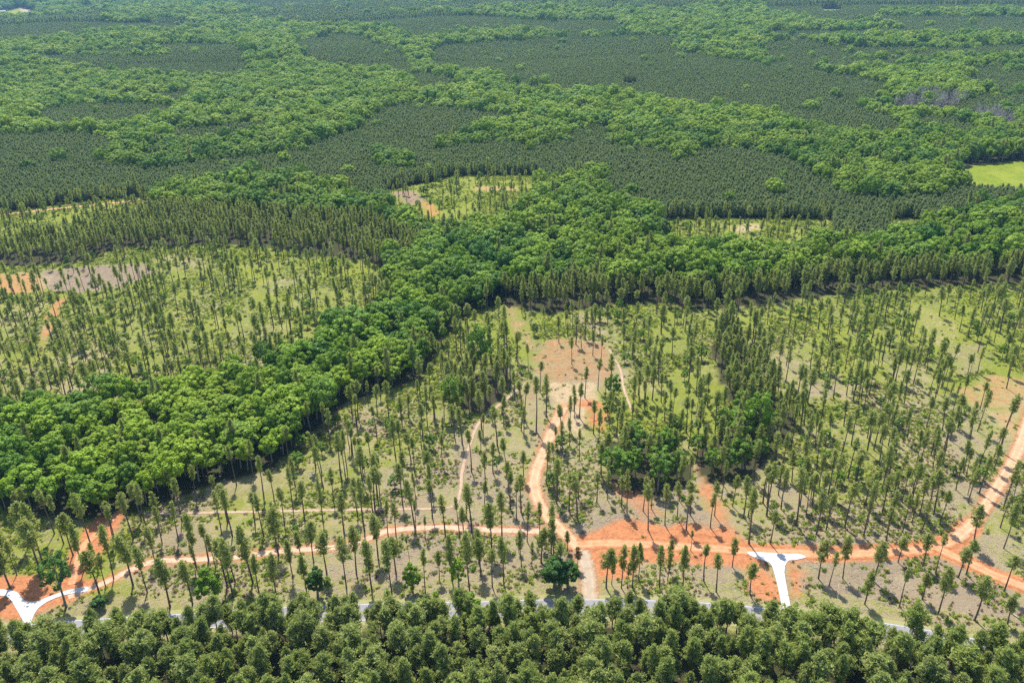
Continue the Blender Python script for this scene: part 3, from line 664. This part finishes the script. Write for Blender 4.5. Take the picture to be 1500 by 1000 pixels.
# ---- who shows largest -> one object each; the rest -> one mass
def visible_size(rows):
    P = np.array([(t[0], t[1], t[2].h*t[3]*.8) for t in rows]); q_ = proj(P)
    s = np.array([t[2].h*t[2].w*t[3]**2*(2.0 if t[5] == 'S' else 1) for t in rows])/q_[:, 2]**2     # share of the picture; the lone pines first
    vis = (q_[:, 0] > 4) & (q_[:, 0] < 1496) & (q_[:, 1] > 0) & (q_[:, 1] < 992) & (q_[:, 2] > 0)
    return np.where(vis, s, 0)
def wobble(x, y):
    h = [float(hash2(np.array(round(x*7.)), np.array(round(y*7.)), k)) for k in (1, 2, 3, 4)]
    return .78+.5*h[0], (h[1]-.5)*.09, (h[2]-.5)*.09, .86+.26*h[3]
def plant(name, cat, rows, n, labeller):
    s = visible_size(rows); order = np.argsort(-s)[:n]; order = [i for i in order if s[i] > 0]
    for i in order:
        x, y, k, sc, rot, zn = rows[i]
        e = bpy.data.objects.new(name, None); COL.objects.link(e); e.location = (x, y, float(terrain(x, y))); v = wobble(x, y); e.rotation_euler = (v[1], v[2], rot); e.scale = (sc*v[0], sc*v[0], sc*v[3])
        e.empty_display_size = .5
        lb, gr = labeller(x, y, zn); tag(e, lb, cat, gr)
        put('trunk', k.trunk, e); put('crown', k.crown, e)
    taken = set(order)
    return [t for i, t in enumerate(rows) if i not in taken]
def gn_mass(name, rows, label, cat, kinds):
    """the uncounted rest: one object, a copy of a tree on each of its points"""
    lib = bpy.data.collections.new(name+'_kinds')
    for i, k in enumerate(kinds): lib.objects.link(bpy.data.objects.new('%s_kind_%02d' % (name, i), k if isinstance(k, bpy.types.Mesh) else k.whole))
    ix = {id(k): i for i, k in enumerate(kinds)}
    xy = np.array([(t[0], t[1]) for t in rows]); me = bpy.data.meshes.new(name); n = len(rows); me.vertices.add(n)
    me.vertices.foreach_set('co', np.column_stack([xy, terrain(xy[:, 0], xy[:, 1])]).astype(np.float32).ravel())
    s_ = np.array([t[3] for t in rows]); h_ = [hash2(np.round(xy[:, 0]*7), np.round(xy[:, 1]*7), k) for k in (1, 2, 3, 4)]
    sz = np.stack([s_*(.78+.5*h_[0]), s_*(.78+.5*h_[0]), s_*(.86+.26*h_[3])], 1); tu = np.stack([(h_[1]-.5)*.09, (h_[2]-.5)*.09, np.array([t[4] for t in rows])], 1)
    for nm, ty, vals in (('kind_i', 'INT', [ix[id(t[2])] for t in rows]), ('size', 'FLOAT_VECTOR', sz), ('turn', 'FLOAT_VECTOR', tu)):
        a = me.attributes.new(nm, ty, 'POINT')
        if ty == 'INT': a.data.foreach_set('value', np.array(vals, np.int32))
        else: a.data.foreach_set('vector', vals.astype(np.float32).ravel())
    o = put(name, me); tag(o, label, cat, kind='stuff')
    ng = bpy.data.node_groups.new(name+'_planting', 'GeometryNodeTree')
    ng.interface.new_socket('Geometry', in_out='INPUT', socket_type='NodeSocketGeometry'); ng.interface.new_socket('Geometry', in_out='OUTPUT', socket_type='NodeSocketGeometry')
    L = ng.links.new; nn = ng.nodes.new
    gi, go = nn('NodeGroupInput'), nn('NodeGroupOutput'); ci = nn('GeometryNodeCollectionInfo'); ci.inputs['Collection'].default_value = lib
    ci.inputs['Separate Children'].default_value = True; ci.inputs['Reset Children'].default_value = True
    ip = nn('GeometryNodeInstanceOnPoints'); ip.inputs['Pick Instance'].default_value = True
    def at(nm, ty):
        a = nn('GeometryNodeInputNamedAttribute'); a.data_type = ty; a.inputs['Name'].default_value = nm; return a.outputs[0]
    er = nn('FunctionNodeEulerToRotation'); L(at('turn', 'FLOAT_VECTOR'), er.inputs[0])
    L(gi.outputs[0], ip.inputs['Points']); L(ci.outputs[0], ip.inputs['Instance']); L(at('kind_i', 'INT'), ip.inputs['Instance Index'])
    L(er.outputs[0], ip.inputs['Rotation']); L(at('size', 'FLOAT_VECTOR'), ip.inputs['Scale']); L(ip.outputs[0], go.inputs[0])
    md = o.modifiers.new('planting', 'NODES'); md.node_group = ng
    return o
def pine_label(x, y, zn):
    px, py, _ = proj([(x, y, 0)])[0]
    if zn == 'F':
        for lim, tx in ((150, 'below the white forked driveway'), (420, 'below the round bright tree'), (640, 'left of the open road gap'),
                        (840, 'before the bare stretch of road'), (1060, 'across from the gravel apron'), (1250, 'below the white T driveway'), (9999, 'where the road bends at right')):
            if px < lim: return 'bushy grey-green pine in the front wood '+tx, 'front wood pines '+tx
    if py > 835:
        for lim, tx in ((150, 'beside the white forked driveway'), (480, 'on the strip around the round tree'), (790, 'between pale track and paved road'),
                        (940, 'by the tan gravel apron'), (1100, 'on the verge left of the T driveway'), (9999, 'on the verge right of the T driveway')):
            if px < lim: return 'tall bare-stemmed pine standing '+tx, 'bare-stemmed pines '+tx
    if py > 740:
        for lim, tx in ((250, 'around the washed-out red track'), (560, 'along the left run of pale track'), (780, 'above the pale track before the junction'),
                        (900, 'at the foot of the curving road'), (1110, 'behind the red clay pad'), (1400, 'above the red clay road'), (9999, 'outside the red road fork')):
            if px < lim: return 'slender thinned pine '+tx, 'slender pines '+tx
    for lim, tx in ((560, 'left of the narrow track'), (770, 'between narrow track and curving road'), (900, 'round the cleared pad'), (1100, 'near the dark leafy clump'), (9999, 'on the right-hand slope')):
        if px < lim: return 'slim dark pine in the thinned stand '+tx, 'thinned stand pines '+tx
def broad_label(x, y, zn):
    px, py, _ = proj([(x, y, 0)])[0]
    if zn == 'N': return 'leafy sapling among the thinned pines, '+('left' if px < 780 else 'right')+' of the curving road', 'leafy saplings '+('left' if px < 780 else 'right')+' of the curving road'
    if px > 850 and py > 560: return 'dark leafy tree in the clump right of the curving road', 'leafy clump right of the curving road'
    if py < 520:
        for lx, tx in ((560, 'behind the left-hand thinned stand'), (690, 'where the belt bends'), (900, 'straight behind the cleared pad'), (1150, 'right of the cleared pad'), (9999, 'behind the right-hand slope')):
            if px < lx: return 'leafy tree in the upper broadleaf belt '+tx, 'upper broadleaf belt trees '+tx
    where = 'front edge' if py > 660 else ('middle' if py > 590 else 'far edge')
    for lx, tx in ((150, 'far left end'), (300, 'above the washed-out track'), (450, 'behind the thinned pines'), (9999, 'toward picture centre')):
        if px < lx: return 'round leafy tree in the broadleaf belt, '+where+', '+tx, 'broadleaf belt trees, '+where+', '+tx
0 and print('front pines', sum(1 for t in TREES['pine'] if t[5] == 'F'), 'all', {k: len(v) for k, v in TREES.items()})
rest_p = plant('pine_tree', 'pine tree', TREES['pine'], 315, pine_label)
rest_b = plant('broadleaf_tree', 'tree', TREES['broad'], 300, broad_label)
gn_mass('pine_stand', rest_p, 'the many further pines of front wood and middle slopes, read as one stand', 'pine stand', PINES+TALLS+MIDS+FRONTS)
gn_mass('broadleaf_forest', rest_b, 'bright green broadleaf forest winding through the valley to the distance', 'forest', BROADS+VALLEY+CLUMPS)
gn_mass('pine_plantation', TREES['young'], 'even dark green plantation of young pines covering the far slopes', 'plantation', YOUNGS)

# ---- single trees and bushes the photograph shows on their own
def single(name, cat, kd, px, py, top, label, group=None, wide=1.0, rot=0):
    b = unproj([(px, py)])[0]; hs = np.linspace(.8, 30, 200)
    tops = proj(np.column_stack([np.full(200, b[0]), np.full(200, b[1]), hs]))[:, 1]; h = float(np.interp(-top, -tops, hs)); s = h/kd.h
    e = bpy.data.objects.new(name, None); COL.objects.link(e); e.location = (b[0], b[1], 0); e.rotation_euler = (0, 0, rot); e.scale = (s*wide, s*wide, s); e.empty_display_size = .5
    tag(e, label, cat, group); put('trunk', kd.trunk, e); put('crown', kd.crown, e)
    return e
BIG = kind('big_tree', broad(700, 20, 3.9, 26, 52, .36, .22), M_DARKB, M_GREYB)
ROUND = kind('round_tree', broad(701, 11, 2.9, 34, 100, .28, .04), M_BRIGHT, M_GREYB)
DARK = kind('dark_shrub', broad(702, 8, 2.0, 30, 90, .26, .02), M_DARKB, M_GREYB)
RUSTY = kind('rusty_pine', pine(703, 16, .45, 2.6, 50), M_RUST, M_BARK)
BRIGHTN = kind('bright_tree', broad(704, 12, 2.6, 26, 70, .30, .15), M_BRIGHT, M_GREYB)
single('broadleaf_tree', 'tree', BIG, 97, 889, 808, 'large dark leafy tree leaning over the white forked driveway')
single('broadleaf_tree', 'tree', ROUND, 310, 884, 832, 'round bright green tree low to the ground above the paved road', rot=1)
single('broadleaf_tree', 'tree', ROUND, 605, 868, 824, 'small round green tree on the strip left of the gravel apron', wide=.85, rot=2)
single('shrub', 'shrub', DARK, 466, 876, 832, 'dark upright shrub between two pines on the roadside strip', wide=.8)
single('shrub', 'shrub', NARROW[0], 482, 868, 845, 'bright slim shrub right beside the dark upright one')
single('shrub', 'shrub', NARROW[1], 672, 860, 818, 'slim green sapling on the strip below the pale clay track')
single('shrub', 'shrub', DARK, 812, 862, 818, 'dense dark shrub left of the tan gravel apron', 'dark shrubs left of the gravel apron', 1.15)
single('shrub', 'shrub', DARK, 832, 861, 822, 'dense dark shrub left of the tan gravel apron', 'dark shrubs left of the gravel apron', 1.1, 2)
single('shrub', 'shrub', DARK, 147, 892, 874, 'dark low shrub right of the white forked driveway', None, 1.6)
single('pine_tree', 'pine tree', RUSTY, 846, 832, 800, 'rust-brown dying pine beside the tan gravel apron')
for px, py, tp, lb in ((735, 968, 925, 'bright green leafy tree pushing up through the front pines at centre'), (265, 945, 912, 'bright yellow-green leafy tree in the front wood below the road'),
                   (690, 920, 868, 'bright green leafy tree among pines beside the paved road'), (1460, 938, 912, 'bright green leafy tree where road meets right edge'), (1072, 1000, 965, 'bright leafy tree at the bottom edge in the front wood'),
                   (562, 1000, 968, 'bright leafy sapling low in the front wood left of centre')):
    single('broadleaf_tree', 'tree', BRIGHTN, px, py, tp, lb)
for px, py, tp, lb in ((705, 545, 478, 'dense leafy column in the thinned stand left of the pad'), (665, 612, 552, 'dark narrow leafy tree left of the narrow track'), (1108, 648, 575, 'tall leafy tree rising in the right-hand clump'), (898, 590, 548, 'small dark leafy tree right of the cleared pad')):
    single('broadleaf_tree', 'tree', CLUMPS[1], px, py, tp, lb, wide=.8)

# ---- dead grey trees, far right
rz = np.random.default_rng(70); p = scatter(900, 1700, 9.5, .45, seed=71); p = p[classify(p) == 'D']
p = p[rz.random(len(p)) < .75][:90]
for x, y in p:
    o = put('dead_tree', DEADS[int(rz.integers(0, 3))]); o.location = (x, y, float(terrain(x, y))); o.rotation_euler = (0, 0, rz.uniform(0, 6.28)); s = rz.uniform(1.1, 1.5); o.scale = (s, s, s)
    left = proj([(x, y, 0)])[0][0] < 1412
    tag(o, 'bare grey dead tree in the wet patch at far right, '+('left cluster' if left else 'right cluster'), 'dead tree', 'dead grey trees, '+('left cluster' if left else 'right cluster'))

# ---- shrubs and weeds on the open ground
p = scatter(190, 700, 7.0, .48, seed=80); u = np.random.default_rng(81).random(len(p)); z = classify(p)
p = p[(z == 'N') & (u < .36) & clear_of_tracks(p, 1.0) & ~bare(p)]
rs = np.random.default_rng(82); rows_s = [(a, b, BUSHES[int(rs.integers(0, 4))], rs.uniform(.35, .95), rs.uniform(0, 6.28), 'N') for a, b in p]
def shrub_label(x, y, zn):
    px, py, _ = proj([(x, y, 0)])[0]
    a = next(t for l, t in ((200, 'near the forked driveway'), (480, 'along the left run of clay track'), (780, 'in the middle of the roadside stand'), (1000, 'around the clay junction'), (1250, 'around the T driveway'), (9999, 'near the right-hand clay fork')) if px < l)
    b = 'below the clay tracks' if py > 815 else ('just above the clay tracks' if py > 745 else 'higher in the stand')
    return 'low rounded shrub '+a+', '+b, 'low shrubs '+a+', '+b
rest_s = plant('shrub', 'shrub', rows_s, 285, shrub_label)
gn_mass('shrubbery', rest_s, 'scattered low shrubs over the farther thinned slopes', 'shrubs', BUSHES)
p = np.vstack([scatter(190, 420, 1.45, .5, seed=90), scatter(420, 950, 1.8, .5, seed=94)]); u = np.random.default_rng(91).random(len(p)); z = classify(p)
g = fbm(p[:, 0], p[:, 1], 17, 92); py_ = proj(np.column_stack([p, np.zeros(len(p))]))[:, 1]
thr = np.interp(py_, [300, 450, 640, 800], [.50, .46, .45, .45])
p = p[(z == 'N') & (g+u*.25 < thr+.18) & clear_of_tracks(p, .4) & ~(bare(p) & (u > .04))]
rw = np.random.default_rng(93); gn_mass('undergrowth', [(a, b, WEEDS[int(rw.integers(0, 4))] if rw.random() < (.6 if b < 420 else .85) else SCRUB[int(rw.integers(0, 3))], rw.uniform(.3, 1.0), rw.uniform(0, 6.28), 'N') for a, b in p], 'yellow-green weeds and dry scrub tufts over the thinned stands', 'weeds', WEEDS+SCRUB)
# bleached branches left by the loggers
def sticks(seed):
    r = np.random.default_rng(seed); b = Bag()
    for i in range(9):
        a = r.uniform(0, 3.14); L = r.uniform(.25, 1.3); c = np.array([*r.normal(0, 1.3, 2), r.uniform(.03, .15)]); d = np.array([math.cos(a), math.sin(a), r.uniform(-.05, .1)])
        b.add(*tube([c-d*L, c+d*L*.2, c+d*L], [.055, .045, .02], 4))
    return mesh('branches', b.V, b.F, [M_STICK])
STK = [sticks(600+i) for i in range(4)]
p = scatter(190, 600, 3.2, .5, seed=95); u = np.random.default_rng(96).random(len(p)); z = classify(p); g = fbm(p[:, 0], p[:, 1], 28, 97)
p = p[(z == 'N') & (g > .44) & (u < .6) & clear_of_tracks(p, .6) & ~bare(p)]
gn_mass('logging_debris', [(a, b, STK[int(rw.integers(0, 4))], rw.uniform(.6, 1.3), rw.uniform(0, 6.28), 'N') for a, b in p], 'bleached branches and slash strewn over the thinned ground', 'logging debris', STK)
b0, b1 = unproj([(1484, 900), (1502, 912)])
lg = Bag(); lg.add(*tube([(b0[0], b0[1], .25), ((b0[0]+b1[0])/2, (b0[1]+b1[1])/2+.1, .26), (b1[0], b1[1], .2)], [.26, .22, .15], 8))
tag(put('fallen_log', mesh('fallen_log', lg.V, lg.F, [M_STICK])), 'pale fallen log lying on the grass at the right edge', 'log')

# ---- far houses
def house(px, py, w, d, h, label, rot=.3):
    b = unproj([(px, py)])[0]; e = bpy.data.objects.new('house', None); COL.objects.link(e); e.location = (b[0], b[1], float(terrain(*b))); e.rotation_euler = (0, 0, rot); tag(e, label, 'house')
    w2, d2 = w/2, d/2
    V = [(-w2, -d2, 0), (w2, -d2, 0), (w2, d2, 0), (-w2, d2, 0), (-w2, -d2, h), (w2, -d2, h), (w2, d2, h), (-w2, d2, h), (-w2, 0, h+d*.3), (w2, 0, h+d*.3)]
    put('wall', mesh('wall', V, [(0, 1, 5, 4), (1, 2, 6, 9, 5), (2, 3, 7, 6), (3, 0, 4, 8, 7)], [M_WALL]), e)
    R = [(-w2-.5, -d2-.6, h-.2), (w2+.5, -d2-.6, h-.2), (w2+.5, 0, h+d*.3+.12), (-w2-.5, 0, h+d*.3+.12), (-w2-.5, d2+.6, h-.2), (w2+.5, d2+.6, h-.2)]
    put('roof', mesh('roof', R, [(0, 1, 2, 3), (3, 2, 5, 4)], [M_ROOF]), e)
    for k in (-.3, .28):
        x = w*k; put('window', mesh('window', [(x-.8, -d2-.04, 1.1), (x+.8, -d2-.04, 1.1), (x+.8, -d2-.04, 2.4), (x-.8, -d2-.04, 2.4)], [(0, 1, 2, 3)], [M_ROOF]), e)
    return e
house(36, 18, 26, 16, 7, 'pale two-gabled house in the clearing at the far upper left')
house(45, 29, 16, 10, 5, 'small white house lowest of the far upper left group', -.2)
house(4, 17, 20, 12, 6, 'pale house at the left edge among far trees', .6)
house(1190, 4, 22, 14, 6, 'tiny white house far off at the top right of centre', .1)
house(1487, 10, 26, 14, 6, 'tiny white house near the upper right corner', -.3)

# ------------------------------------------------------------------ air
bm = bmesh.new(); bmesh.ops.create_cube(bm, size=1.0); me = bpy.data.meshes.new('haze'); bm.to_mesh(me); bm.free()
hz = put('haze', me); zt, zb = CAM_H+6.0, float(gz.min())-1.0
hz.location = (0, 5500, (zt+zb)/2); hz.scale = (30000, 13000, zt-zb)
hm, nt, out = new_mat('haze'); pv = N(nt, 'VolumePrincipled'); pv.inputs['Density'].default_value = HAZE; pv.inputs['Color'].default_value = (.30, .64, 1.0, 1); pv.inputs['Anisotropy'].default_value = .1
nt.links.new(pv.outputs[0], out.inputs['Volume']); me.materials.append(hm)
tag(hz, 'thin blue summer haze over the far forest', 'haze', kind='stuff')
